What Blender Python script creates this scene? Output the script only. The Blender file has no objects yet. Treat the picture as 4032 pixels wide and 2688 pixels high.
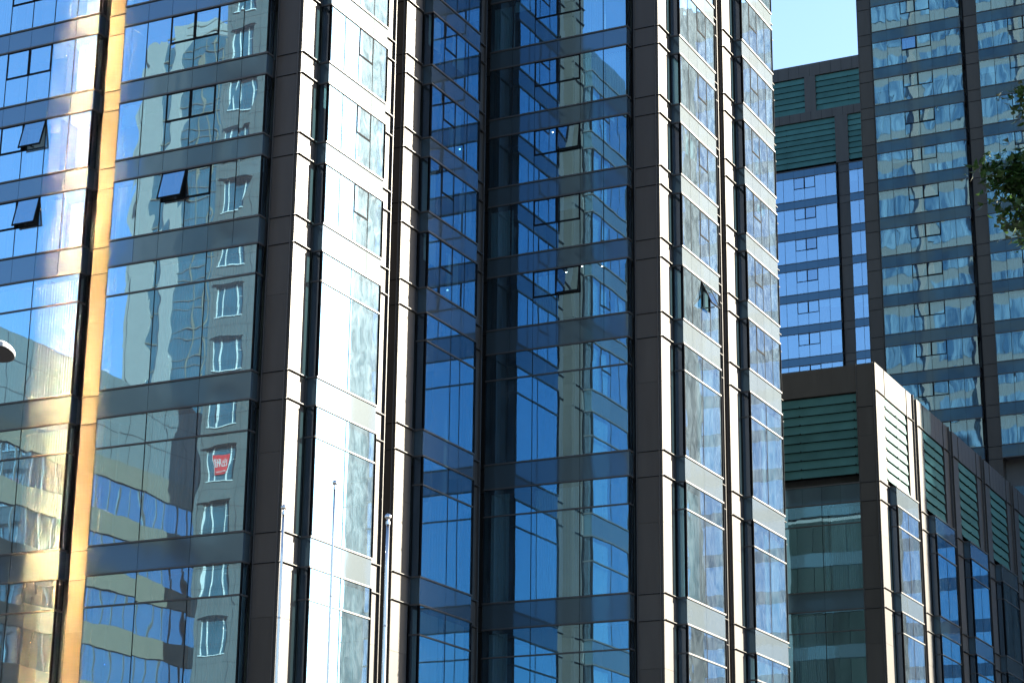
import bpy, math, random
from mathutils import Vector, Matrix
R = math.radians
random.seed(7)
sc = bpy.context.scene
col = sc.collection

# ------------------------------------------------------------------ camera
YAW, PIT, ROL, FPX = R(-26.34196), R(17.24739), R(0.63651), 8335.7
f = Vector((math.sin(YAW)*math.cos(PIT), math.cos(YAW)*math.cos(PIT), math.sin(PIT)))
rt = Vector((math.cos(YAW), -math.sin(YAW), 0)); up = rt.cross(f)
r2 = rt*math.cos(ROL)+up*math.sin(ROL); u2 = up*math.cos(ROL)-rt*math.sin(ROL)
cam = bpy.data.cameras.new("camera"); cam.sensor_width = 36; cam.lens = FPX/4032*36
cam.clip_end = 3000; cam.clip_start = 0.1
co = bpy.data.objects.new("camera", cam); col.objects.link(co)
m = Matrix((r2, u2, -f)).transposed().to_4x4(); m.translation = Vector((0, 0, 1.6))
co.matrix_world = m; sc.camera = co

# ------------------------------------------------------------------ sky, sun, exposure
SUN_AZ, SUN_EL = R(43.5), R(19.5)           # azimuth from +X towards +Y
w = bpy.data.worlds.new("World"); sc.world = w; w.use_nodes = True
nt = w.node_tree; bg = nt.nodes['Background']
sk = nt.nodes.new('ShaderNodeTexSky'); sk.sky_type = 'NISHITA'; sk.sun_disc = False
sk.sun_elevation = SUN_EL; sk.sun_rotation = R(90)-SUN_AZ
sk.air_density = 1.0; sk.dust_density = 1.2; sk.ozone_density = 3.0
nt.links.new(sk.outputs[0], bg.inputs[0]); bg.inputs[1].default_value = 0.06
sl = bpy.data.lights.new("sun", 'SUN'); sl.energy = 5.0; sl.angle = R(0.5); sl.color = (1.0, 0.91, 0.74)
so = bpy.data.objects.new("sun", sl); col.objects.link(so)
sd = Vector((math.cos(SUN_AZ)*math.cos(SUN_EL), math.sin(SUN_AZ)*math.cos(SUN_EL), math.sin(SUN_EL)))
so.rotation_euler = sd.to_track_quat('Z', 'Y').to_euler(); so.location = (60, 40, 80)
sc.view_settings.view_transform = 'Standard'; sc.view_settings.look = 'None'
sc.view_settings.exposure = 2.9; sc.view_settings.gamma = 1.0
sc.cycles.blur_glossy = 0.0; sc.cycles.sample_clamp_indirect = 200.0; sc.cycles.caustics_reflective = True; sc.cycles.max_bounces = 10; sc.cycles.transparent_max_bounces = 16; sc.cycles.glossy_bounces = 5

# ------------------------------------------------------------------ materials
MATS = {}
def newmat(name):
    mt = bpy.data.materials.new(name); mt.use_nodes = True
    mt.node_tree.nodes.clear(); MATS[name] = mt
    return mt, mt.node_tree.nodes, mt.node_tree.links
def N(ns, t, **kw):
    n = ns.new(t)
    for k, v in kw.items():
        if k in n.inputs: n.inputs[k].default_value = v
        else: setattr(n, k, v)
    return n
def out(ns, ls, sh):
    o = ns.new('ShaderNodeOutputMaterial'); ls.new(sh, o.inputs[0])
def posvec(ns, ls, scale, island=True):
    g = ns.new('ShaderNodeNewGeometry')
    mp = ns.new('ShaderNodeMapping'); mp.inputs['Scale'].default_value = scale
    ls.new(g.outputs['Position'], mp.inputs['Vector'])
    if island:
        c = ns.new('ShaderNodeCombineXYZ'); mu = N(ns, 'ShaderNodeMath', operation='MULTIPLY'); mu.inputs[1].default_value = 37.0
        ls.new(g.outputs['Random Per Island'], mu.inputs[0])
        for i in range(3): ls.new(mu.outputs[0], c.inputs[i])
        ls.new(c.outputs[0], mp.inputs['Location'])
    return mp.outputs[0], g

def mat_plain(name, c, rough=0.6, var=0.08, nscale=1.5, metallic=0.0, spec=0.3, streak=0.0):
    mt, ns, ls = newmat(name)
    p = N(ns, 'ShaderNodeBsdfPrincipled', Roughness=rough, Metallic=metallic)
    p.inputs['Specular IOR Level'].default_value = spec
    v, g = posvec(ns, ls, (nscale, nscale, nscale*(0.15 if streak else 1)))
    no = N(ns, 'ShaderNodeTexNoise', Scale=1.0, Detail=5.0); ls.new(v, no.inputs['Vector'])
    ad = N(ns, 'ShaderNodeMath', operation='ADD'); ls.new(no.outputs[0], ad.inputs[0])
    mi = N(ns, 'ShaderNodeMath', operation='MULTIPLY'); mi.inputs[1].default_value = 0.5
    ls.new(g.outputs['Random Per Island'], mi.inputs[0]); ls.new(mi.outputs[0], ad.inputs[1])
    mr = N(ns, 'ShaderNodeMapRange'); mr.inputs[1].default_value = 0.3; mr.inputs[2].default_value = 1.1
    mr.inputs[3].default_value = 1-var; mr.inputs[4].default_value = 1+var
    ls.new(ad.outputs[0], mr.inputs[0])
    vm = N(ns, 'ShaderNodeVectorMath', operation='SCALE'); vm.inputs[0].default_value = c[:3]
    ls.new(mr.outputs[0], vm.inputs['Scale']); ls.new(vm.outputs[0], p.inputs['Base Color'])
    out(ns, ls, p.outputs[0]); return mt

def mat_glass(name, tint=(0.36, 0.73, 1.0), base=0.33, graze=0.47, trans=(0.32, 0.48, 0.54), wave=0.0035, wscale=0.7, dust=0.024, haze=0.014, dlo=0.55, dhi=1.5, hrough=0.33, hcol=(0.6, 0.82, 1.0)):
    """coated curtain wall glass: mirror coat over dark tinted see-through pane, slightly wavy, with a dust film"""
    mt, ns, ls = newmat(name)
    v, g = posvec(ns, ls, (wscale, wscale, wscale*0.8))
    no = N(ns, 'ShaderNodeTexNoise', Scale=1.0, Detail=1.0, Roughness=0.35); ls.new(v, no.inputs['Vector'])
    bp = N(ns, 'ShaderNodeBump', Strength=1.0, Distance=wave); ls.new(no.outputs[0], bp.inputs['Height'])
    lw = N(ns, 'ShaderNodeLayerWeight', Blend=0.5)
    ma = N(ns, 'ShaderNodeMath', operation='MULTIPLY_ADD'); ma.inputs[1].default_value = graze; ma.inputs[2].default_value = base
    ls.new(lw.outputs['Facing'], ma.inputs[0])
    gl = N(ns, 'ShaderNodeBsdfGlossy', Roughness=0.0, Color=(*tint, 1)); ls.new(bp.outputs[0], gl.inputs['Normal'])
    tr = N(ns, 'ShaderNodeBsdfTransparent', Color=(*trans, 1))
    mx = N(ns, 'ShaderNodeMixShader'); ls.new(ma.outputs[0], mx.inputs[0]); ls.new(tr.outputs[0], mx.inputs[1]); ls.new(gl.outputs[0], mx.inputs[2])
    # dust film
    v2, g2 = posvec(ns, ls, (1.7, 1.7, 1.0))
    n2 = N(ns, 'ShaderNodeTexNoise', Scale=1.0, Detail=6.0, Roughness=0.62, Distortion=1.2); ls.new(v2, n2.inputs['Vector'])
    mr = N(ns, 'ShaderNodeMapRange'); mr.inputs[1].default_value = 0.38; mr.inputs[2].default_value = 0.72
    mr.inputs[3].default_value = dust*dlo; mr.inputs[4].default_value = dust*dhi
    ls.new(n2.outputs[0], mr.inputs[0])
    di = N(ns, 'ShaderNodeBsdfDiffuse', Color=(0.52, 0.66, 0.78, 1))
    m2 = N(ns, 'ShaderNodeMixShader'); ls.new(mr.outputs[0], m2.inputs[0]); ls.new(mx.outputs[0], m2.inputs[1]); ls.new(di.outputs[0], m2.inputs[2])
    rg = N(ns, 'ShaderNodeBsdfGlossy', Roughness=hrough, Color=(*hcol, 1))
    hz = N(ns, 'ShaderNodeMath', operation='MULTIPLY'); hz.inputs[1].default_value = haze/max(dust, 1e-4); ls.new(mr.outputs[0], hz.inputs[0])
    m3 = N(ns, 'ShaderNodeMixShader'); ls.new(hz.outputs[0], m3.inputs[0]); ls.new(m2.outputs[0], m3.inputs[1]); ls.new(rg.outputs[0], m3.inputs[2])
    out(ns, ls, m3.outputs[0]); return mt

def mat_spandrel(name, c, refl=0.07, haze=0.011):
    mt, ns, ls = newmat(name)
    v, g = posvec(ns, ls, (0.8, 0.8, 0.7))
    no = N(ns, 'ShaderNodeTexNoise', Scale=1.0, Detail=1.0); ls.new(v, no.inputs['Vector'])
    bp = N(ns, 'ShaderNodeBump', Strength=1.0, Distance=0.006); ls.new(no.outputs[0], bp.inputs['Height'])
    mr = N(ns, 'ShaderNodeMapRange'); mr.inputs[3].default_value = 0.70; mr.inputs[4].default_value = 1.12
    ls.new(g.outputs['Random Per Island'], mr.inputs[0])
    vm = N(ns, 'ShaderNodeVectorMath', operation='SCALE'); vm.inputs[0].default_value = c
    ls.new(mr.outputs[0], vm.inputs['Scale'])
    di = N(ns, 'ShaderNodeBsdfDiffuse'); ls.new(vm.outputs[0], di.inputs[0])
    gl = N(ns, 'ShaderNodeBsdfGlossy', Roughness=0.06, Color=(0.36, 0.70, 1.0, 1)); ls.new(bp.outputs[0], gl.inputs['Normal'])
    lw = N(ns, 'ShaderNodeLayerWeight', Blend=0.5)
    ma = N(ns, 'ShaderNodeMath', operation='MULTIPLY_ADD'); ma.inputs[1].default_value = 0.25; ma.inputs[2].default_value = refl
    ls.new(lw.outputs['Facing'], ma.inputs[0])
    mx = N(ns, 'ShaderNodeMixShader'); ls.new(ma.outputs[0], mx.inputs[0]); ls.new(di.outputs[0], mx.inputs[1]); ls.new(gl.outputs[0], mx.inputs[2])
    rg = N(ns, 'ShaderNodeBsdfGlossy', Roughness=0.45, Color=(0.9, 0.96, 1.0, 1))
    m3 = N(ns, 'ShaderNodeMixShader'); m3.inputs[0].default_value = haze; ls.new(mx.outputs[0], m3.inputs[1]); ls.new(rg.outputs[0], m3.inputs[2])
    out(ns, ls, m3.outputs[0]); return mt

def mat_emit(name, c, s):
    mt, ns, ls = newmat(name); e = N(ns, 'ShaderNodeEmission', Color=(*c, 1), Strength=s); out(ns, ls, e.outputs[0]); return mt

M_CLAD = mat_plain("pier_cladding", (0.045, 0.0405, 0.037), 0.40, 0.2, 2.0, 0.0, 0.22, 1)
M_TRIM = mat_plain("edge_trim", (0.05, 0.047, 0.045), 0.4, 0.05)
M_LEDGE = mat_plain("ledge_metal", (0.05, 0.048, 0.048), 0.45, 0.06)
M_DARK = mat_plain("joint_rubber", (0.008, 0.009, 0.011), 0.9, 0.1, 1.5, 0.0, 0.08)
M_CHAN = mat_plain("dark_channel", (0.012, 0.013, 0.016), 0.9, 0.1, 1.5, 0.0, 0.08)
M_GLASS = mat_glass("curtain_wall_glass")
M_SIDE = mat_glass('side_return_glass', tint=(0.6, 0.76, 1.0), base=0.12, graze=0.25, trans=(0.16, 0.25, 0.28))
M_GLASSL = mat_glass("dusty_glow_glass", dust=0.02, haze=0.055, dlo=0.85, dhi=1.2, hrough=0.45, hcol=(1.0, 0.97, 0.95))  # dusty glass copy with extra haze put in for the bounced sun's glow
M_SPANL = mat_spandrel("street_glow_spandrel", (0.032, 0.046, 0.055), haze=0.028)  # spandrel copy with more haze, so the thrown-back sun glows on it
M_GLASSF = mat_glass("far_tower_glass", tint=(0.42, 0.74, 1.0), base=0.28, wave=0.0105, wscale=0.55, dust=0.03)
M_GLASSW = mat_glass("far_wing_glass", tint=(0.5, 0.76, 1.0), wave=0.002, base=0.33, graze=0.4, dust=0.03)
M_SPAN = mat_spandrel("spandrel_glass", (0.032, 0.046, 0.055))
M_SPANF = mat_spandrel("far_spandrel_glass", (0.016, 0.030, 0.048), 0.06, 0.01)
M_CURT = mat_plain("curtain_cloth", (0.5, 0.55, 0.55), 0.9, 0.12, 3.0, streak=1)
M_ROOM = mat_plain("room_wall", (0.10, 0.10, 0.10), 0.9, 0.35, 0.4)
M_LOUV = mat_plain("green_louver_glass", (0.040, 0.105, 0.100), 0.5, 0.25, 0.7, 0.0, 0.08)
M_CONC = mat_plain("grey_concrete", (0.052, 0.055, 0.055), 0.85, 0.12, 0.6)
M_WHITE = mat_plain("white_tile", (0.14, 0.138, 0.135), 0.7, 0.08)
M_TAN = mat_plain("tan_stone", (0.092, 0.079, 0.060), 0.8, 0.12)
M_BAND = mat_plain("pale_panel", (0.075, 0.085, 0.088), 0.6, 0.08)
M_DGL = mat_plain("dark_window_glass", (0.02, 0.05, 0.07), 0.12, 0.4, 0.5, 0.0, 0.6)
def mat_curtglass(name):
    mt, ns, ls = newmat(name)
    p = N(ns, 'ShaderNodeBsdfPrincipled', Roughness=0.25)
    v, g = posvec(ns, ls, (1.3, 1.3, 0.12))
    no = N(ns, 'ShaderNodeTexNoise', Scale=1.0, Detail=4.0, Distortion=0.4); ls.new(v, no.inputs['Vector'])
    cr = ns.new('ShaderNodeValToRGB'); e = cr.color_ramp.elements
    e[0].position = 0.38; e[0].color = (0.014, 0.042, 0.085, 1); e[1].position = 0.66; e[1].color = (0.085, 0.145, 0.20, 1)
    ls.new(no.outputs[0], cr.inputs[0]); ls.new(cr.outputs[0], p.inputs['Base Color']); out(ns, ls, p.outputs[0]); return mt
M_CURTGL = mat_curtglass("curtained_window")
M_RED = mat_plain("red_vinyl", (0.35, 0.02, 0.02), 0.6, 0.05)
M_WPNT = mat_plain("white_paint", (0.34, 0.34, 0.33), 0.6, 0.03)
M_STEEL = mat_plain("polished_steel", (0.55, 0.55, 0.56), 0.22, 0.03, metallic=1.0)
M_ROAD = mat_plain("asphalt", (0.05, 0.05, 0.052), 0.9, 0.2, 0.5)
M_ROOF = mat_plain("roof_screed", (0.10, 0.10, 0.10), 0.9, 0.1)
M_LAMP = mat_emit("ceiling_led", (1.0, 0.93, 0.8), 6.0)
M_LBODY = mat_plain("lamp_paint", (0.35, 0.36, 0.37), 0.35, 0.03)
M_LDARK = mat_plain("lamp_lens", (0.03, 0.03, 0.035), 0.3, 0.1)
M_BARK = mat_plain("bark", (0.06, 0.045, 0.03), 0.9, 0.3, 8)

# ------------------------------------------------------------------ builders
class MB:
    def __init__(s): s.v = []; s.f = []; s.m = []
    def quad(s, a, b, c, d, mi=0):
        i = len(s.v); s.v += [a, b, c, d]; s.f.append((i, i+1, i+2, i+3)); s.m.append(mi)
    def hexa(s, p, mi=0):                       # p: 8 points, bottom ring then top ring
        i = len(s.v); s.v += p
        for q in ((3, 2, 1, 0), (4, 5, 6, 7), (0, 1, 5, 4), (1, 2, 6, 5), (2, 3, 7, 6), (3, 0, 4, 7)):
            s.f.append(tuple(i+k for k in q)); s.m.append(mi)
    def box(s, F, u0, u1, n0, n1, z0, z1, mi=0):
        P = F.p
        s.hexa([P(u0, n1, z0), P(u1, n1, z0), P(u1, n0, z0), P(u0, n0, z0), P(u0, n1, z1), P(u1, n1, z1), P(u1, n0, z1), P(u0, n0, z1)], mi)
    def tube(s, pts, rads, k=10, mi=0, cap=True):
        base = len(s.v); n = len(pts)
        for i, (p, r) in enumerate(zip(pts, rads)):
            p = Vector(p); d = Vector(pts[min(i+1, n-1)])-Vector(pts[max(i-1, 0)]); d.normalize()
            a = d.cross(Vector((0, 0, 1)) if abs(d.z) < .9 else Vector((1, 0, 0))).normalized(); b = d.cross(a)
            for j in range(k):
                t = 2*math.pi*j/k; s.v.append(tuple(p+(a*math.cos(t)+b*math.sin(t))*r))
        for i in range(n-1):
            for j in range(k):
                q = base+i*k; s.f.append((q+j, q+k+j, q+k+(j+1) % k, q+(j+1) % k)); s.m.append(mi)
        if cap:
            s.f.append(tuple(base+j for j in range(k))); s.m.append(mi)
            s.f.append(tuple(base+(n-1)*k+j for j in reversed(range(k)))); s.m.append(mi)
    def build(s, name, mats, parent=None, smooth=False):
        me = bpy.data.meshes.new(name); me.from_pydata([tuple(x) for x in s.v], [], s.f)
        for mt in (mats if isinstance(mats, (list, tuple)) else [mats]): me.materials.append(mt)
        me.polygons.foreach_set('material_index', s.m)
        if smooth: me.polygons.foreach_set('use_smooth', [True]*len(s.f))
        me.update(); o = bpy.data.objects.new(name, me); col.objects.link(o)
        if parent: o.parent = parent
        return o
class Fr:                                        # facade frame: u along the wall (left to right seen from outside), n outward
    def __init__(s, ox, oy, ux, uy): s.o = (ox, oy); s.u = (ux, uy); s.n = (uy, -ux)
    def p(s, u, n, z): return (s.o[0]+u*s.u[0]+n*s.n[0], s.o[1]+u*s.u[1]+n*s.n[1], z)
def FA(Y): return Fr(0, Y, 1, 0)                 # faces -Y ; u = world x
def FB(X): return Fr(X, 0, 0, 1)                 # faces +X ; u = world y
WORLD = Fr(0, 0, 1, 0)
def wbox(mb, x0, x1, y0, y1, z0, z1, mi=0): mb.box(WORLD, x0, x1, -y1, -y0, z0, z1, mi)

def thing(name, label, cat, loc=(0, 0, 0), group=None, kind=None):
    o = bpy.data.objects.new(name, None); col.objects.link(o); o.empty_display_size = 0.5
    tag(o, label, cat, group, kind); return o
def tag(o, label=None, cat=None, group=None, kind=None):
    if label: o['label'] = label
    if cat: o['category'] = cat
    if group: o['group'] = group
    if kind: o['kind'] = kind

def T(k): return 33.58+3.815*k                   # top of upper spandrel k
LOW = [(11.63, 12.90), (18.53, 19.79), (25.42, 26.66), (32.34, 33.58)]
def spans(zlo, zhi, h=1.0):
    r = [s for s in LOW if s[1] > zlo-0.1 and s[0] < zhi]
    for k in range(1, 26):
        if T(k)-h >= zlo-0.1 and T(k)-h < zhi: r.append((T(k)-h, T(k)))
    return r

def pane(mb, F, u0, u1, n, z0, z1, mi=0, tilt=0.0015):
    j = [random.uniform(-tilt, tilt) for _ in range(4)]
    mb.quad(F.p(u0, n+j[0], z0), F.p(u1, n+j[1], z0), F.p(u1, n+j[2], z1), F.p(u0, n+j[3], z1), mi)
def side_pane(mb, F, u, n0, n1, z0, z1, right, mi=0):
    a, b = (n1, n0) if right else (n0, n1)
    mb.quad(F.p(u, a, z0), F.p(u, b, z0), F.p(u, b, z1), F.p(u, a, z1), mi)

def sash(F, u0, u1, n, z0, z1, ang, parent, glass, name='sash'):
    """top hung sash: four dark rails round a pane, swung out by ang"""
    h = z1-z0; ca, sa = math.cos(ang), math.sin(ang)
    def P(u, wd, t): return F.p(u, n+wd*sa+t*ca, z1-wd*ca+t*sa)
    fw = 0.055; mb = MB()
    def bar(ua, ub, wa, wb):
        t0, t1 = -0.03, 0.025
        mb.hexa([P(ua, wb, t1), P(ub, wb, t1), P(ub, wb, t0), P(ua, wb, t0), P(ua, wa, t1), P(ub, wa, t1), P(ub, wa, t0), P(ua, wa, t0)], 0)
    bar(u0, u0+fw, 0, h); bar(u1-fw, u1, 0, h); bar(u0+fw, u1-fw, 0, fw); bar(u0+fw, u1-fw, h-fw*1.3, h)
    g = 0.008
    mb.quad(P(u0+fw, h-fw*1.3, g), P(u1-fw, h-fw*1.3, g), P(u1-fw, fw, g), P(u0+fw, fw, g), 1)
    if ang > 0.02:                                # fixed rim left in the opening and one stay
        for ua, ub, za, zb in ((u0, u0+0.04, z0, z1), (u1-0.04, u1, z0, z1), (u0+0.04, u1-0.04, z0, z0+0.05)):
            mb.box(F, ua, ub, n-0.10, n-0.04, za, zb, 0)
        mb.box(F, (u0+u1)/2-0.05, (u0+u1)/2+0.05, n-0.02, n+h*sa-0.05, z0+0.07, z0+0.10, 2)
    return mb.build(name, [M_DARK, glass, M_TRIM], parent)

def curtain(F, u0, u1, n, z0, z1, parent, fold=0.14, name='curtain'):
    mb = MB(); k = max(4, int((u1-u0)/fold*4)); pts = []
    ph = random.random()*6
    for i in range(k+1):
        u = u0+(u1-u0)*i/k
        pts.append((u, n+0.05*math.sin(2*math.pi*(u-u0)/fold+ph+0.8*math.sin(u*3.1))))
    for (a, na), (b, nb) in zip(pts, pts[1:]):
        mb.quad(F.p(a, na, z0), F.p(b, nb, z0), F.p(b, nb, z1), F.p(a, na, z1))
    return mb.build(name, M_CURT, parent)

def bay(root, F, u0, u1, zlo, zhi, ncol=6, ret='R', opens=(), glass=None, span=None, proud=0.5, h=1.0, sashes=(2, 3),
        cur=0.0, curt=None, first=None, detail=True, depth=1.2, lamps=(), blind=0.14):
    glass = glass or M_GLASS; span = span or M_SPAN; n = proud
    S = spans(zlo, zhi, h)
    G = 0.04                                       # ledge half height
    for i, (zb, zt) in enumerate(S):
        mb = MB(); nc = ncol//2 if zt < 33 else ncol
        for c in range(nc):
            a = u0+(u1-u0)*c/nc; b = u0+(u1-u0)*(c+1)/nc
            mb.box(F, a+0.008, b-0.008, n-0.05, n, zb+G, zt-G, 0)
        if 'R' in ret: mb.box(F, u1-0.046, u1+0.004, 0.03, n-0.055, zb+G, zt-G, 0)
        if 'L' in ret: mb.box(F, u0-0.004, u0+0.046, 0.03, n-0.055, zb+G, zt-G, 0)
        mb.box(F, u0+0.05, u1-0.05, n-0.12, n-0.06, zb+G, zt-G, 1)
        sp = mb.build('spandrel', [span, M_DARK], root)
        for z in (zb, zt):
            lb = MB()
            e0 = 0.05 if 'L' in ret else 0.02; e1 = 0.05 if 'R' in ret else 0.02
            lb.box(F, u0-e0, u1+e1, n-0.05, n+0.055, z-G+0.002, z+G-0.002, 0)
            if 'R' in ret: lb.box(F, u1-0.03, u1+0.05, 0.0, n-0.051, z-G+0.002, z+G-0.002, 0)
            if 'L' in ret: lb.box(F, u0-0.05, u0+0.03, 0.0, n-0.051, z-G+0.002, z+G-0.002, 0)
            lb.build('ledge', M_LEDGE, sp)
        if i+1 >= len(S): break
        z0, z1 = zt+G, S[i+1][0]-G
        tall = (z1-z0) > 4
        nc = ncol//2 if tall else ncol
        mb = MB(); fb = MB(); du = (u1-u0)/nc
        rows = [(z0, z0+(z1-z0)*0.762), (z0+(z1-z0)*0.762, z1)] if tall else [(z0, z1)]
        zm = z0+(z1-z0)*0.5
        win_sash = []
        for c in range(nc):
            a, b = u0+du*c+0.017, u0+du*(c+1)-0.017
            if not tall and c in sashes:
                pane(mb, F, a, b, n, z0, zm-0.012)
                win_sash.append((a, b, zm+0.012, z1, c))
                fb.box(F, a, b, n-0.06, n+0.012, zm-0.012, zm+0.012)
            else:
                for za, zb2 in rows: pane(mb, F, a, b, n, za+0.012, zb2-0.012)
            if c: fb.box(F, u0+du*c-0.017, u0+du*c+0.017, n-0.09, n+0.014, z0, z1)
        fb.box(F, u0, u0+0.017, n-0.09, n+0.014, z0, z1); fb.box(F, u1-0.017, u1, n-0.09, n+0.014, z0, z1)
        if tall:
            zz = rows[0][1]; lb2 = MB()
            e0 = 0.04 if 'L' in ret else 0.02; e1 = 0.04 if 'R' in ret else 0.02
            lb2.box(F, u0-e0, u1+e1, n-0.05, n+0.05, zz-0.035, zz+0.035)
            if 'R' in ret: lb2.box(F, u1-0.03, u1+0.04, 0.0, n-0.051, zz-0.035, zz+0.035)
            if 'L' in ret: lb2.box(F, u0-0.04, u0+0.03, 0.0, n-0.051, zz-0.035, zz+0.035)
        for sd_, right in ((u1, True), (u0, False)):
            if ('R' if right else 'L') in ret:
                side_pane(mb, F, sd_, 0.06, n-0.03, z0, z1, right, 1)
                e = 0.006 if right else -0.006
                fb.box(F, min(sd_-0.03, sd_+e) if right else sd_+e, sd_+e if right else sd_+0.03, 0.0, 0.055, z0, z1)
        for uc in ((u0,) if 'L' in ret else ())+((u1,) if 'R' in ret else ()): fb.box(F, uc-0.02, uc+0.02, n+0.016, n+0.06, z0, z1)
        wo = mb.build('window', [glass, M_SIDE], root)
        fb.build('frame', M_DARK, wo)
        if tall: lb2.build('transom', M_LEDGE, wo)
        for (a, b, za, zb2, c) in win_sash:
            fl = round((zt-33.58)/3.815)
            ang = 0.0
            for (ok, oc, oa) in opens:
                if ok == fl and oc == c: ang = R(oa)
            sash(F, a, b, n, za, zb2, ang, wo, glass)
        for c in range(nc):
            r = random.random()
            if r < cur:
                curtain(F, u0+du*c+0.03, u0+du*(c+1)-0.03, n-0.35, z0, z1-0.15, wo)
            elif r > 1-blind and not tall:
                hb = (z1-z0)*random.uniform(0.2, 0.65); bb_ = MB()
                bb_.box(F, u0+du*c+0.03, u0+du*(c+1)-0.03, n-0.24, n-0.225, z1-hb, z1-0.03); bb_.build('roller_blind', M_CURT, wo)
        if curt:
            for (zlim0, zlim1, ca, cb, nn) in curt:
                if zlim0 <= z0 < zlim1:
                    curtain(F, u0+(u1-u0)*ca, u0+(u1-u0)*cb, nn, z0, z1-0.12, wo)
    # room behind the glass
    rb = MB(); za, zz = S[0][0], S[-1][1]
    rb.box(F, u0+0.05, u1-0.05, -depth-0.05, -depth, za, zz, 0)
    for (zb, zt) in S: rb.box(F, u0+0.06, u1-0.06, -depth+0.002, n-0.13, zb+0.1, zt-0.06, 0)
    for c in (0.37, 0.71): rb.box(F, u0+(u1-u0)*c, u0+(u1-u0)*c+0.12, -depth+0.003, -0.1, za, zz-0.2, 0)
    if 'L' not in ret: rb.box(F, u0-0.06, u0+0.0, -depth, n-0.1, za, zz, 0)
    if 'R' not in ret: rb.box(F, u1-0.0, u1+0.06, -depth, n-0.1, za, zz, 0)
    ro = rb.build('room', [M_ROOM], root)
    for (fl, uu, nn) in lamps:
        zc = T(fl+1)-h+0.1-0.03; lb = MB(); p = F.p(uu, nn, zc)
        lb.tube([(p[0], p[1], zc+0.028), (p[0], p[1], zc)], [0.028, 0.028], 10); lb.build('ceiling_lamp', M_LAMP, ro)

def pier(root, F, u0, u1, z0, z1, lv, chan=None, trimL=False, trimR=False, cdepth=0.16, thick=0.9, vfin=None, h=1.0, fin=0.12, name='pier'):
    """clad pier: panels with thin joints between levels, a projecting fin at every level, dark channel beside the bay"""
    mb = MB(); a, b = u0, u1
    if chan == 'L':
        mb.box(F, u0, u0+0.17, -thick, -cdepth, z0, z1, 1); a = u0+0.17
    if chan == 'R':
        mb.box(F, u1-0.17, u1, -thick, -cdepth, z0, z1, 1); b = u1-0.17
    zs = [z0]+sorted(z for z in lv if z0 < z < z1)+[z1]
    for p, q in zip(zs, zs[1:]):
        parts = [(p, q)] if q-p < 4 else [(p, (p+q)/2+0.55), ((p+q)/2+0.55, q)]
        for (s, t) in parts: mb.box(F, a, b, -thick, 0.0, s+0.006, t-0.006, 0)
    mb.box(F, a+0.01, b-0.01, -thick+0.02, -0.02, z0+0.02, z1-0.02, 1)
    for z in zs[1:-1]:
        fp = fin if F.n[0] else 0.045
        mb.box(F, a, b, 0.001, fp, z-0.013, z+0.013, 2); mb.box(F, a, b, 0.0005, 0.025, z-0.05, z-0.014, 1)
    if trimL: mb.box(F, a, a+0.035, 0.001, 0.05, z0, z1, 2)
    if trimR: mb.box(F, b-0.16, b-0.125, 0.001, 0.075, z0, z1, 2)
    if vfin is not None: mb.box(F, vfin-0.02, vfin+0.02, 0.001, fin+0.01, z0, z1, 2)
    return mb.build(name, [M_CLAD, M_CHAN, M_TRIM], root)

def levels(zlo, zhi, h=1.0):
    r = []
    for a, b in spans(zlo, zhi, h): r += [a, b]
    return r

# ------------------------------------------------------------------ ground
g = MB(); g.quad((-900, -900, 0), (900, -900, 0), (900, 900, 0), (-900, 900, 0))
go = g.build('ground', M_ROAD); tag(go, kind='structure')

# ------------------------------------------------------------------ main tower
Y1, X1 = 72.0, -46.0956
Y4, X5 = 90.8, -36.90
Y8 = 108.4
ZT, ZTL = 70.0, 54.0
tower = thing('office_tower', 'tall glass office tower with dark and cream clad piers filling the left and middle', 'tower')
A1, B1, A4, B3 = FA(Y1), FB(X1), FA(Y4), FB(X5)
LV = levels(0, ZT)
# left street front
bay(tower, A1, -64.75, -56.913, 11.0, 49.5, 6, 'R', glass=M_GLASSL, span=M_SPANL, opens=((0, 3, 13), (1, 3, 14)), cur=0.22)
pier(tower, A1, -56.86, -55.30, 0, ZTL, LV, chan='L')
bay(tower, A1, -55.42, -47.57, 11.0, 49.5, 6, 'R', glass=M_GLASSL, span=M_SPANL, opens=((0, 2, 14),), cur=0.2, curt=((11, 19, 0.66, 1.0, 0.1),))
pier(tower, A1, -47.56, X1-0.004, 0, ZTL, LV, chan='L', trimL=True, trimR=True)
# sunlit side: bay, pier, slot, pier, bay
def slot(F, FA_, x, y0, y1):
    """deep vertical slot between two piers; its far wall faces the street"""
    pier(tower, FA_, x-1.3, x-0.004, 0, ZT, LV, trimR=True, name='slot_wall')
    mb = MB(); mb.box(F, y0-0.4, y1-0.005, -1.5, -1.25, 0, ZT); mb.build('slot_back', M_CHAN, tower)
pier(tower, B1, Y1+0.02, 73.51, 0, ZTL, LV, chan='R')
bay(tower, B1, 73.50, 78.56, 11.0, 53.5, 4, 'LR', sashes=(2,), curt=((11, 60, 0.5, 0.98, 0.25),))
pier(tower, B1, 78.55, 80.10, 0, ZT, LV, chan='L', vfin=80.03)
slot(B1, FA(81.25), X1, 80.10, 81.25)
pier(tower, B1, 81.27, 82.96, 0, ZT, LV, chan='R')
bay(tower, B1, 82.95, 88.02, 11.0, 57.3, 4, 'LR', sashes=(1,), cur=0.25)
pier(tower, B1, 88.01, 89.55, 0, ZT, LV, chan='L', vfin=89.48)
mb = MB(); mb.box(B1, 89.2, Y4-0.01, -1.5, -1.25, 0, ZT); mb.build('slot_back', M_CHAN, tower)
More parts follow.
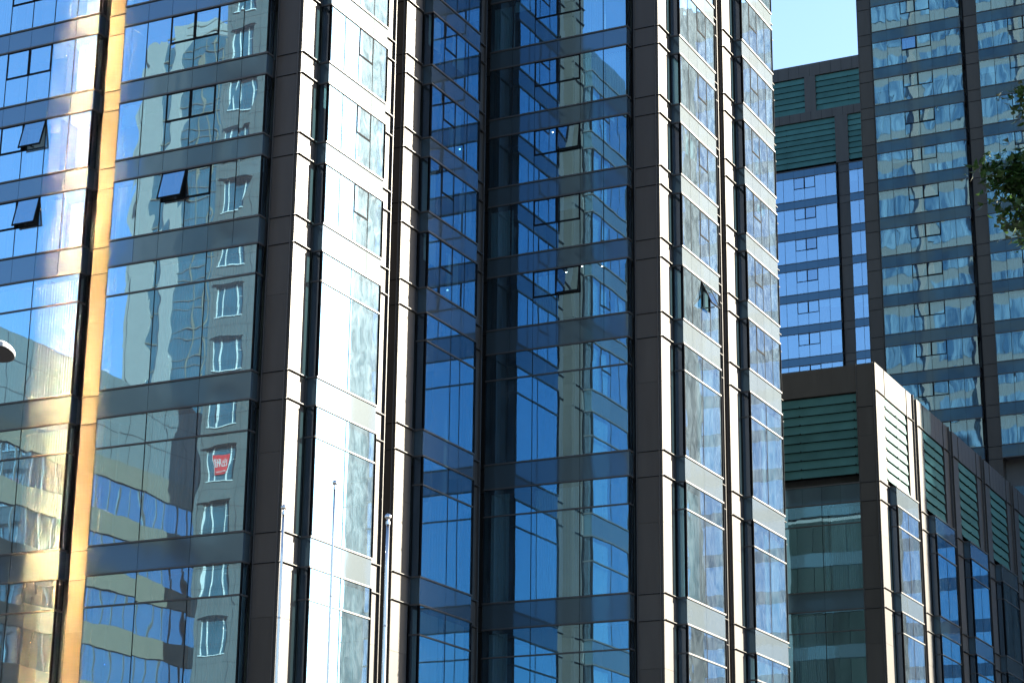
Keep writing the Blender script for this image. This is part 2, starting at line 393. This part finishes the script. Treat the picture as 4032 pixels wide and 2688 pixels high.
# projecting wing
pier(tower, A4, X1-1.3, X1-0.02, 0, ZT, LV)
bay(tower, A4, X1-0.05, -38.42, 11.0, 57.3, 6, 'R', opens=((2, 3, 7), (0, 3, 7)), cur=0.18,
    curt=((11, 26, 0.02, 0.15, 0.05),),
    lamps=((0, -43.2, 0.1), (0, -42.2, -0.5), (0, -41.1, 0.0), (0, -40.2, -0.4), (2, -42.9, -0.3)))
pier(tower, A4, -38.41, X5-0.004, 0, ZT, LV, chan='L', trimL=True, trimR=True)
pier(tower, B3, Y4+0.02, 92.43, 0, ZT, LV, chan='R')
bay(tower, B3, 92.42, 97.50, 11.0, 61.2, 4, 'LR', sashes=(2,), opens=((0, 2, 24),), cur=0.2)
pier(tower, B3, 97.49, 99.05, 0, ZT, LV, chan='L', vfin=98.98)
slot(B3, FA(100.15), X5, 99.05, 100.15)
pier(tower, B3, 100.17, 101.86, 0, ZT, LV, chan='R')
bay(tower, B3, 101.85, 106.93, 11.0, 61.2, 4, 'LR', sashes=(1,), cur=0.2)
pier(tower, B3, 106.92, Y8, 0, ZT, LV, chan='L')
# body behind the facade, foot and upper storeys
cb = MB()
for x0, x1, y0, y1 in ((-66, -47.45, 73.4, 79.2), (-66, -47.65, 79.2, 91.5), (-66, -38.5, 92.3, Y8-0.4)):
    wbox(cb, x0, x1, y0, y1, 0.0, ZTL if y0 < 75 else ZT)
cb.build('core', M_ROOM, tower)
for F, a, b, top, zt_ in ((A1, -64.75, -56.92, T(4), ZTL), (A1, -55.42, -47.58, T(4), ZTL), (B1, 73.51, 78.55, T(5), ZTL), (B1, 82.96, 88.01, T(6), ZT),
                (A4, X1, -38.42, T(6), ZT), (B3, 92.43, 97.49, T(7), ZT), (B3, 101.86, 106.92, T(7), ZT)):
    fb = MB(); fb.box(F, a, b, -0.8, 0.45, 0, 11.58); fb.build('foot_wall', M_SPAN, tower)
    fb = MB(); fb.box(F, a, b, -0.8, 0.45, top+0.05, zt_); fb.build('upper_wall', M_SPAN, tower)
# plain north wall, mirrored in the annex
FN = Fr(0, Y8-0.4, -1, 0)
nb = MB()
for k in range(-8, 8):
    z0 = T(k) if k >= 0 else 33.58+k*3.45
    nb.box(FN, 38.2, 66, 0.0, 0.25, z0-1.0, z0, 0)
    for q in range(21): nb.box(FN, 38.2+q*1.32, 38.2+q*1.32+1.27, 0.0, 0.2, z0+0.02, z0+2.4, 1)
nb.build('north_wall', [M_SPAN, mat_plain('dim_glass', (0.010, 0.014, 0.013), 0.3, 0.7, 1.2, streak=1)], tower)

# taller rear block of the same complex, seen mirrored in the far tower
rear = thing('rear_tower', 'pale banded block behind, seen only as wavy bands mirrored in the far tower', 'tower')
rb = MB(); wbox(rb, -92, -50, 110, 122, 0, 126, 0)
rb.build('wall', M_BAND, rear)
FR = Fr(0, 122, -1, 0)                             # faces +Y
wb = MB()
for k in range(-6, 26):
    zt, zb2 = T(k), T(k+1)-1.25
    if zt < 4 or zb2 > 126: continue
    for u in range(6):
        a = 50.6+u*6.7
        for q in range(4): wb.box(FR, a+q*1.3, a+q*1.3+1.25, 0.0, 0.05, zt, zb2, 0)
wb.build('window_band', M_CURTGL, rear)
pb = MB()
for u in range(7): pb.box(FR, 49.9+u*6.7, 50.5+u*6.7, 0.0, 0.5, 0, 126, 0)
pb.build('rear_pier', mat_plain('grey_stone', (0.10, 0.095, 0.088), 0.8, 0.12), rear)

# ------------------------------------------------------------------ low annex with green louvers
annex = thing('annex_block', 'lower glass block with green louvers under its roof, right of the stepped tower', 'building')
YA, XA, ZA = 128.9, -37.44, 41.5
AA, AB = FA(YA), FB(XA)
LA = levels(0, 34)
def louver(F, u0, u1, z0, z1, n, root, rows=7, name='louver_panel'):
    mb = MB(); hh = (z1-z0)/rows
    mb.box(F, u0, u1, n-0.55, n-0.5, z0, z1, 1)
    for r in range(rows):
        a = z0+hh*r
        mb.hexa([F.p(u0, n+0.05, a), F.p(u1, n+0.05, a), F.p(u1, n+0.02, a), F.p(u0, n+0.02, a),
                 F.p(u0, n-0.07, a+hh*0.94), F.p(u1, n-0.07, a+hh*0.94), F.p(u1, n-0.10, a+hh*0.94), F.p(u0, n-0.10, a+hh*0.94)], 0)
        for c in (0.02, 0.5, 0.98): mb.box(F, u0+(u1-u0)*c-0.03, u0+(u1-u0)*c+0.03, n-0.4, n+0.09, a+0.0, a+0.05, 1)
    return mb.build(name, [M_LOUV, M_CHAN], root)
pier(annex, AA, -38.75, XA-0.004, 0, ZA, LA+[38.6], chan=None, trimL=True, trimR=True)
bay(annex, AA, -46.5, -38.75, 11.0, 33.7, 6, '', proud=0.02, cur=0.55)
louver(AA, -46.5, -38.8, 34.2, 39.6, -0.1, annex, 9)
mb = MB(); mb.box(AA, -46.5, -38.75, -0.9, 0.0, 39.65, ZA-0.02)
for u in range(8): mb.box(AA, -46.3+u*1.0, -46.28+u*1.0, 0.0, 0.004, 39.65, ZA-0.1)
mb.build('parapet', M_CLAD, annex)
yb = [131.0, 140.35, 149.7, 159.05, 168.4, 177.75]
prev = YA+0.02
for i, y0 in enumerate(yb):
    pier(annex, AB, prev, y0, 0, ZA, LA+[39.6], chan='R')
    bay(annex, AB, y0-0.01, y0+5.06, 11.0, 33.7, 4, 'LR', cur=0.1)
    louver(AB, y0-0.3, y0+4.75, 34.0, 39.6, 0.0, annex, 8)
    mb = MB(); mb.box(AB, y0, y0+5.0, -0.9, 0.0, 39.66, ZA-0.02)
    for u in range(5): mb.box(AB, y0+u*1.0, y0+u*1.0+0.02, 0.0, 0.005, 39.66, ZA-0.1)
    mb.build('parapet', M_CLAD, annex)
    pier(annex, AB, y0+5.05, y0+6.55, 0, ZA, LA+[39.6], chan='L', vfin=y0+6.48)
    mb = MB(); mb.box(AB, y0+6.3, y0+7.7, -1.5, -1.25, 0, ZA-0.3); mb.build('slot_back', M_CHAN, annex)
    pier(annex, FA(YA+y0-YA+7.7), XA-1.3, XA-0.004, 0, ZA, LA+[39.6], trimR=True, name='slot_wall')
    prev = y0+7.72
mb = MB(); wbox(mb, -60, XA-1.3, YA+1.3, 186, 0, ZA-1.2); mb.build('core', M_ROOF, annex)

# ------------------------------------------------------------------ far tower
far = thing('far_tower', 'tall dark blue glass tower at the far right with rippled reflections in its windows', 'tower')
YF = 182.0; FF = FA(YF)
LF = levels(30, 97, 1.15)
zF0, zF1 = 44.0, 97.5
pier(far, FF, -53.2, -51.75, 0, 97.5, LF, trimL=True, trimR=True, fin=0.1)
bay(far, FF, -51.70, -43.15, zF0, zF1, 6, 'R', opens=((10, 3, 5), (9, 3, 4), (12, 3, 5), (14, 2, 4), (8, 3, 5)), glass=M_GLASSF, span=M_SPANF, proud=0.25, h=1.15, cur=0.75)
pier(far, FF, -43.0, -41.6, 0, 97.5, LF, chan='L', fin=0.1)
bay(far, FF, -41.55, -33.0, zF0, zF1, 6, 'R', opens=((15, 3, 5), (12, 2, 4)), glass=M_GLASSF, span=M_SPANF, proud=0.25, h=1.15, cur=0.75)
mb = MB()
wbox(mb, -52.8, 6, YF+1.4, YF+30, 0, 97.5, 0)
mb.build('core', M_ROOM, far)
mb = MB(); u = -32.8
while u < 5:                                        # plain repeats of the front outside the picture
    mb.box(FF, u, u+1.4, -1.4, 0.0, 0, 97.5, 0)
    for k in range(-6, 16):
        mb.box(FF, u+1.45, u+9.9, -1.4, 0.2, T(k)-1.15, T(k), 1)
        mb.box(FF, u+1.45, u+9.9, -1.4, 0.15, T(k), T(k+1)-1.15, 2)
    u += 10.0
mb.build('side_storeys', [M_CLAD, M_SPANF, M_GLASSF], far)
mb = MB()
for a, b in ((-51.7, -43.15), (-41.55, -33.0)):
    mb.box(FF, a, b, -0.9, 0.2, 0, 45.0)
mb.build('plain_storeys', M_SPANF, far)

# ------------------------------------------------------------------ farther wing with sky blue windows
fw = thing('far_wing', 'farther flat roofed tower with sky blue windows and green louvers below its roof edge', 'tower')
YW = 222.0; FW = FA(YW); s_ = YW/228.0
xl, xa, xb, xc, xd = -79.6*s_-2.0, -69.85*s_, -68.45*s_, -68.28*s_, -64.0*s_
bay(fw, FW, -69.85*s_-1.29*6-0.0, xa, 60.0, 95.2, 6, 'R', opens=((12, 3, 3), (13, 3, 4), (15, 2, 2), (14, 3, 3)), glass=M_GLASSW, span=M_SPANF, proud=0.35, h=0.95)
pier(fw, FW, xa+0.02, xc, 0, 94.9, levels(30, 118, 0.95), chan='L', fin=0.1)
bay(fw, FW, xc, xd, 60.0, 95.2, 4, '', glass=M_GLASSW, span=M_SPANF, proud=0.2, h=0.95, sashes=())
zt1, zt2, zt3, zt4 = 94.9, 100.75, 101.85, 108.0
x0 = -80.0
louver(FW, x0, -69.85*s_, zt1+0.2, zt2, 0.0, fw, 8)
louver(FW, xc, xd, zt1+0.2, zt2, 0.0, fw, 8)
mb = MB()
mb.box(FW, xa+0.0, xc, -1, 0.15, zt1, zt2); mb.box(FW, x0, xd, -1, 0.16, zt2+0.0, zt3)
mb.box(FW, x0, xd, -1, 0.16, 106.4, zt4); px = -73.5*s_
mb.box(FW, px, px+1.35, -1, 0.15, zt3, 106.4)
for u in range(14): mb.box(FW, x0+u*1.3, x0+u*1.3+0.03, 0.16, 0.166, 106.4, zt4-0.05, 1); mb.box(FW, x0+u*1.3, x0+u*1.3+0.03, 0.16, 0.166, zt2, zt3, 1)
mb.build('crown_cladding', [M_CLAD, M_DARK], fw)
louver(FW, x0, px, zt3+0.02, 106.38, 0.0, fw, 6); louver(FW, px+1.35, xd, zt3+0.02, 106.38, 0.0, fw, 6)
mb = MB(); wbox(mb, -92, -56, YW+1.3, YW+25, 0, 107); wbox(mb, -92, -79, YW, YW+1.3, 0, 107); wbox(mb, -79, -60, YW+0.1, YW+1.3, 0, 61.5)
mb.build('core', M_ROOF, fw)

# ------------------------------------------------------------------ street front opposite, seen mirrored in the glass
gb = thing('apartment_block', 'grey concrete apartment block with sliding windows mirrored in the left glass front', 'building')
KG = 1.116
FG = Fr(0, 18.0, -1, 0)                              # faces +Y ; u = -x
wcx = 76.6*KG
wl = []
zc = 1.6+(23.5-1.6)*KG
while zc < 84: wl.append(zc); zc += 3.75*KG
mb = MB(); W0, W1 = 78.2*KG, 73.0*KG
xs = [(wcx-1.2, wcx+1.2)]
mb.box(FG, W1, W0, -7, -0.35, 0, 82)
edges = [W1]+[e for p in xs for e in p]+[W0]
for a, b in zip(edges[0::2], edges[1::2]): mb.box(FG, a, b, -0.348, 0.0, 0, 82)
for a, b in xs:
    zp = 0.0
    for zc in wl+[None]:
        zb2 = zc-1.3 if zc else 82
        mb.box(FG, a, b, -0.348, 0.0, zp, zb2)
        if zc: zp = zc+1.3
for zc in wl:
    for dz in (-2.0, -0.6, 0.9): mb.box(FG, W1, W0, 0.0, 0.006, zc+dz, zc+dz+0.03, 1)
    mb.box(FG, wcx-1.35, wcx+1.35, 0.0, 0.25, zc+1.36, zc+1.46, 0)
for u in (wcx-2.9, wcx-1.7, wcx+1.45): mb.box(FG, u, u+0.025, 0.0, 0.007, 0, 82, 1)
mb.build('wall', [M_CONC, M_CHAN], gb)
for (a, b) in xs:
    for zc in wl:
        mb = MB(); mb.quad(FG.p(a, -0.3, zc-1.3), FG.p(b, -0.3, zc-1.3), FG.p(b, -0.3, zc+1.3), FG.p(a, -0.3, zc+1.3))
        wo = mb.build('window', M_DGL, gb)
        mb = MB()
        for q in (a, a+0.55, b-0.65, b-0.07): mb.box(FG, q, q+0.07, -0.29, -0.22, zc-1.3, zc+1.3)
        mb.box(FG, a, b, -0.3, 0.12, zc-1.38, zc-1.31); mb.box(FG, a+0.07, a+0.55, -0.28, -0.23, zc+0.3, zc+0.34)
        mb.build('frame', M_WPNT, wo)
# red letting sign in one window
zs = 1.6+(34.75-1.6)*KG
sg = thing('letting_sign', 'red window sign with two white Chinese characters, mirrored low in the left glass front', 'sign')
mb = MB(); mb.box(FG, wcx-0.55, wcx+0.55, -0.21, -0.18, zs-0.7, zs+0.75); mb.build('board', M_RED, sg)
mb = MB()
def st(cx, cz, x0, z0, x1, z1, wd=0.045):
    a = Vector((cx+x0, cz+z0)); b = Vector((cx+x1, cz+z1)); d = (b-a).normalized(); nrm = Vector((-d.y, d.x))*wd/2
    q = [a-nrm, b-nrm, b+nrm, a+nrm]; P = FG.p
    mb.hexa([P(q[0].x, -0.165, q[0].y), P(q[1].x, -0.165, q[1].y), P(q[2].x, -0.165, q[2].y), P(q[3].x, -0.165, q[3].y),
             P(q[0].x, -0.178, q[0].y), P(q[1].x, -0.178, q[1].y), P(q[2].x, -0.178, q[2].y), P(q[3].x, -0.178, q[3].y)])
c1, c2, cz = wcx-0.26, wcx+0.27, zs+0.22
for q in ((0, .3, 0, -.28), (-.16, .2, -.16, .02), (.16, .2, .16, .02), (-.16, .02, .16, .02), (-.21, -.02, -.21, -.28), (.21, -.02, .21, -.28), (-.21, -.28, .21, -.28)): st(c1, cz, *q)
for q in ((-.05, .3, -.22, .24), (-.13, .26, -.13, -.3), (-.24, .12, -.02, .12), (-.13, .1, -.23, -.08), (-.13, .1, -.03, -.02), (.03, .26, .03, -.28), (.2, .26, .2, -.28), (.03, .26, .2, .26), (.03, .08, .2, .08), (.03, -.1, .2, -.1), (-.01, -.28, .25, -.28)): st(c2, cz, *q)
for i in range(9): st(wcx-0.4+i*0.1, zs-0.45, -0.03, -0.06, -0.03, 0.06, 0.02); st(wcx-0.4+i*0.1, zs-0.45, -0.03, 0.05, 0.03, 0.05, 0.02)
mb.build('lettering', M_WPNT, sg)

wt = thing('white_tower', 'slender white tiled tower with glazed strip, mirrored in the upper left glass front', 'tower')
FWT = Fr(0, -87.0, -1, 0)
mb = MB(); mb.box(FWT, 150, 174.6, -16, -0.5, 0, 134)
for a, b in ((170.6, 173.6), (166.6, 168.9), (155, 158.4), (150, 151.5)): mb.box(FWT, a, b, -0.5, 0.4, 0, 134)
mb.box(FWT, 173.6, 174.6, -0.5, 0.0, 0, 131)
mb.box(FWT, 165, 172, -12, -4, 134, 138.5)
mb.build('wall', M_WHITE, wt)
mb = MB()
for a, b in ((168.9, 170.6), (158.4, 166.6), (151.5, 155)): mb.box(FWT, a, b, -0.498, 0.0, 0, 133.5)
mb.build('window_strip', M_DGL, wt)
mb = MB()
for k in range(32):
    for dz in (0.0, 1.3): mb.box(FWT, 158.4, 166.6, 0.0, 0.15, 4+k*4.2+dz, 4.09+k*4.2+dz)
    mb.box(FWT, 168.9, 170.6, 0.0, 0.2, 4+k*4.2, 4.2+k*4.2)
for u in (158.5, 161.0, 163.4): mb.box(FWT, u, u+0.1, 0.0, 0.16, 0, 133)
mb.build('window_grid', M_TAN, wt)

bb = thing('banded_office', 'mid rise office with tan stone bands mirrored low in the left glass front', 'building')
FBB = FB(-95.0)
mb = MB(); mb.box(FBB, -40, 42, -6, -0.4, 0, 46.0); mb.box(FBB, -40, 42, -0.4, 0.0, 39.8, 46.2)
for i in range(34): mb.box(FBB, -40+i*2.45, -39.94+i*2.45, 0.0, 0.01, 39.8, 46.1, 1)
for z in (42.0, 44.2): mb.box(FBB, -40, 42, 0.0, 0.012, z, z+0.06, 1)
mb.build('wall', [M_BAND, M_CHAN], bb)
mb = MB(); z = 38.2
while z > 2: mb.box(FBB, -40, 42, -0.4, 0.15, z, z+1.65); z -= 4.15
mb.build('stone_band', M_TAN, bb)
mb = MB(); z = 38.2
while z > 2: mb.box(FBB, -40, 42, -0.399, -0.05, z-2.5, z-0.0); z -= 4.15
wb_ = mb.build('window_band', M_GLASSW, bb)
mb = MB(); z = 38.2
while z > 2:
    for i in range(55): mb.box(FBB, -40+i*1.5, -39.93+i*1.5, -0.049, 0.02, z-2.49, z-0.01)
    z -= 4.15
mb.build('mullion', M_TRIM, wb_)

# ------------------------------------------------------------------ unseen curved mirror tower, added to throw the sun back on the left front
ct = thing('added_mirror_tower', 'unseen curved gold mirror tower, added to throw warm sunlight on the left pier', 'tower')
mt, ns, ls = newmat("gold_mirror_glass")
gl = N(ns, 'ShaderNodeBsdfAnisotropic', distribution='BECKMANN', Roughness=0.083, Color=(0.29, 0.195, 0.10, 1)); gl.inputs['Anisotropy'].default_value = 0.43
tg = N(ns, 'ShaderNodeTangent', direction_type='RADIAL', axis='Z'); ls.new(tg.outputs[0], gl.inputs['Tangent'])
out(ns, ls, gl.outputs[0]); M_GOLD = mt
TGT = Vector((-58.1, 71.7)); MC = Vector((-80.0, -25.0)); DM = (TGT-MC).length
SD2 = Vector((math.cos(SUN_AZ), math.sin(SUN_AZ)))
mb = MB(); cb = MB(); px_, py_ = MC.x-11.0, MC.y+6.0
pts = []
for i in range(14):
    M = Vector((px_, py_)); r = (TGT-M).normalized(); nn = (r+SD2).normalized(); tt = Vector((nn.y, -nn.x))   # tt points to +x side
    q0, q1 = M, M+tt*1.9
    z = 44.0
    while z < 84: mb.quad((q1.x, q1.y, z), (q0.x, q0.y, z), (q0.x, q0.y, z+5.2), (q1.x, q1.y, z+5.2)); z += 8.0
    pts.append(q0); px_, py_ = q1.x, q1.y
pts.append(Vector((px_, py_)))
mb.build('mirror_glazing', M_GOLD, ct)
i0 = len(cb.v)
ring = pts+[pts[-1]+Vector((-8, -14)), pts[0]+Vector((-8, -14))]
ring = [p-Vector((0.1, 0.15)) if k < len(pts) else p for k, p in enumerate(ring)]
for z in (0, 93): cb.v += [(p.x, p.y, z) for p in ring]
n_ = len(ring)
for k in range(n_): cb.f.append((k, k+n_, (k+1) % n_+n_, (k+1) % n_)); cb.m.append(0)
cb.f.append(tuple(range(n_))); cb.m.append(0); cb.f.append(tuple(range(2*n_-1, n_-1, -1))); cb.m.append(0)
cb.build('wall', M_CONC, ct)

# ------------------------------------------------------------------ flagpoles
def flagpole(x, y, h, rb_, rf_, label):
    t = thing('flagpole', label, 'flagpole', group='steel flagpoles before the tower')
    rt_ = rb_*0.62
    mb = MB(); n = 12
    mb.tube([(x, y, h*i/n) for i in range(n+1)], [rb_+(rt_-rb_)*i/n for i in range(n+1)], 14)
    for zj in (h*0.33, h*0.62, h*0.80): mb.tube([(x, y, zj-0.02), (x, y, zj+0.02)], [(rb_+(rt_-rb_)*zj/h)*1.1]*2, 14)
    mb.build('pole', M_STEEL, t, True)
    mb = MB(); pts = []; rad = []
    for i in range(11):
        a = math.pi*i/10; pts.append((x, y, h+0.10+rf_-rf_*math.cos(a))); rad.append(max(0.004, rf_*math.sin(a)))
    mb.tube(pts, rad, 18); mb.build('finial', M_STEEL, t, True)
    mb = MB(); mb.tube([(x, y, h-0.02), (x, y, h+0.06), (x, y, h+0.07), (x, y, h+0.12)], [rt_*1.25, rt_*1.25, rt_*0.7, rt_*0.6], 14); mb.build('truck', M_STEEL, t)
    mb = MB(); mb.tube([(x, y, 0.0), (x, y, 0.12)], [rb_*2.2, rb_*2.0], 16); mb.build('base_collar', M_STEEL, t, True)
    mb = MB(); mb.tube([(x+rt_*1.6, y-rt_*1.2, h-0.05), (x+rb_*1.5, y-rb_, 1.3)], [0.006, 0.006], 6); mb.build('halyard', M_WPNT, t)
    return t
k1, k2, k3 = 46.0, 50.0, 47.9
flagpole(-29.39*k1/46, k1, 13.66, 0.056, 0.072, 'steel flagpole with ball top before the dark corner pier, leftmost of three')
flagpole(-27.86*k2/46, k2, 15.28, 0.050, 0.076, 'thin steel flagpole before the white glare glass, middle and tallest of three')
flagpole(-23.96*k3/42, k3, 13.60, 0.074, 0.088, 'thickest steel flagpole, before the dark step between lit piers, rightmost of three')

# ------------------------------------------------------------------ street lamp at the left edge
lp = thing('street_lamp', 'grey street lamp head reaching in at the left edge of the picture', 'street lamp')
hx, hy, hz = -16.87, 20.0, 9.26
dv = Vector((0.95, 0.30, 0.0)).normalized(); sv = (Vector((-dv.y, dv.x, 0))+Vector((0, 0, -0.28))).normalized(); c0 = Vector((hx, hy, hz)); zz = Vector((0, 0, 1))
def outline(k, dz):
    pl = [(-0.75, -0.15), (-0.2, -0.2)]+[(-0.17+0.17*math.sin(math.pi/2+a)**0.8 if a < 0 else -0.17+0.17*math.cos(a)**0.8, 0.2*math.sin(a)) for a in [R(q) for q in range(-80, 81, 16)]]+[(-0.2, 0.2), (-0.75, 0.15)]
    return [c0+dv*(-0.35+(l+0.35)*k)+sv*(w_*k)+zz*dz for l, w_ in pl]
mb = MB(); rings = [outline(1.0, 0.0), outline(1.0, 0.05), outline(0.9, 0.085), outline(0.6, 0.10)]; n_ = len(rings[0])
for rg_ in rings: mb.v += [tuple(q) for q in rg_]
for i in range(3):
    for j in range(n_): mb.f.append((i*n_+j, i*n_+(j+1) % n_, (i+1)*n_+(j+1) % n_, (i+1)*n_+j)); mb.m.append(0)
mb.f.append(tuple(range(n_-1, -1, -1))); mb.m.append(0); mb.f.append(tuple(3*n_+j for j in range(n_))); mb.m.append(0)
mb.build('lamp_head', M_LBODY, lp)
mb = MB(); r0, r1 = outline(0.97, -0.004), outline(0.92, -0.012)
mb.v += [tuple(q) for q in r0]+[tuple(q) for q in r1]
for j in range(n_): mb.f.append((j, n_+j, n_+(j+1) % n_, (j+1) % n_)); mb.m.append(0)
mb.f.append(tuple(n_+j for j in range(n_-1, -1, -1))); mb.m.append(0)
mb.build('lens', M_LDARK, lp)
mb = MB(); e = c0-dv*0.7+Vector((0, 0, 0.05))
mb.tube([tuple(e), tuple(e-dv*0.8+Vector((0, 0, -0.08))), tuple(e-dv*1.5+Vector((0, 0, -0.35))), tuple(e-dv*1.7+Vector((0, 0, -1.0))), (e.x-1.7, e.y, 0.0)], [0.035, 0.04, 0.05, 0.06, 0.09], 12)
mb.build('pole', M_LBODY, lp, True)

# ------------------------------------------------------------------ tree at the right edge
mt, ns, ls = newmat("leaf")
gm = ns.new('ShaderNodeNewGeometry'); rp = ns.new('ShaderNodeValToRGB')
rp.color_ramp.elements[0].color = (0.014, 0.044, 0.010, 1); rp.color_ramp.elements[1].color = (0.050, 0.105, 0.022, 1)
ls.new(gm.outputs['Random Per Island'], rp.inputs[0])
pp = N(ns, 'ShaderNodeBsdfPrincipled', Roughness=0.35); pp.inputs['Specular IOR Level'].default_value = 0.5; ls.new(rp.outputs[0], pp.inputs['Base Color'])
tl = ns.new('ShaderNodeBsdfTranslucent'); ls.new(rp.outputs[0], tl.inputs[0])
mx = N(ns, 'ShaderNodeMixShader'); mx.inputs[0].default_value = 0.25; ls.new(pp.outputs[0], mx.inputs[1]); ls.new(tl.outputs[0], mx.inputs[2]); out(ns, ls, mx.outputs[0])
tree = thing('leafy_tree', 'dark green broadleaf tree branch reaching in at the right edge', 'tree')
tx, ty = -2.08, 14.2
mb = MB(); mb.tube([(tx, ty, 0), (tx+0.05, ty, 2.0), (tx-0.02, ty+.03, 4.2), (tx, ty, 6.2), (tx+0.05, ty, 8.2)], [0.16, 0.13, 0.10, 0.06, 0.012], 10)
rnd = random.Random(3)
tips = []
for i in range(80):
    a = rnd.uniform(0, 2*math.pi); zb_ = rnd.uniform(5.6, 8.3); L = rnd.uniform(0.6, 1.35) if math.cos(a) > -0.35 else rnd.uniform(0.3, 0.55); rise = rnd.uniform(-0.15, 0.35)
    if i < 27:
        z0_, L0, hw = ((7.08, 1.10, .15), (7.54, 0.92, .16), (6.82, 1.02, .13))[i % 3]
        a = math.pi+rnd.uniform(-.32, .32); L = L0*rnd.uniform(0.62, 1.0); zb_ = z0_+rnd.uniform(-hw, hw)*(1.25-L/L0); rise = 0.12+rnd.uniform(-.05, .05)
    p0 = Vector((tx, ty, zb_)); p1 = p0+Vector((math.cos(a), math.sin(a), rise+0.15))*L*0.55
    p2 = p0+Vector((math.cos(a), math.sin(a), rise))*L
    mb.tube([tuple(p0), tuple(p1), tuple(p2)], [0.02, 0.011, 0.003], 6)
    tips += [(p1, 0.2), (p2, 0.15), (p0.lerp(p1, .5), .22), (p1.lerp(p2, 0.6), 0.18), (p1.lerp(p2, 0.85), 0.14)]
mb.build('trunk', M_BARK, tree, True)
lf = MB()
for c, r_ in tips:
    for _ in range(60):
        o = c+Vector((rnd.gauss(0, r_*.5), rnd.gauss(0, r_*.5), rnd.gauss(0, r_*.42)))
        d = Vector((rnd.gauss(0, 1), rnd.gauss(0, 1), rnd.gauss(-0.35, .6))).normalized(); s = d.cross(Vector((rnd.gauss(0, .4), rnd.gauss(0, .4), 1))).normalized()
        nn = d.cross(s); L = rnd.uniform(.055, .095); W = L*rnd.uniform(.22, .30)
        i0 = len(lf.v)
        lf.v += [tuple(o), tuple(o+d*L*.45+s*W+nn*W*.35), tuple(o+d*L-nn*L*.12), tuple(o+d*L*.45-s*W+nn*W*.35), tuple(o+d*L*.48)]
        lf.f += [(i0, i0+4, i0+1), (i0+1, i0+4, i0+2), (i0, i0+3, i0+4), (i0+3, i0+2, i0+4)]; lf.m += [0]*4
lf.build('crown', mt, tree)
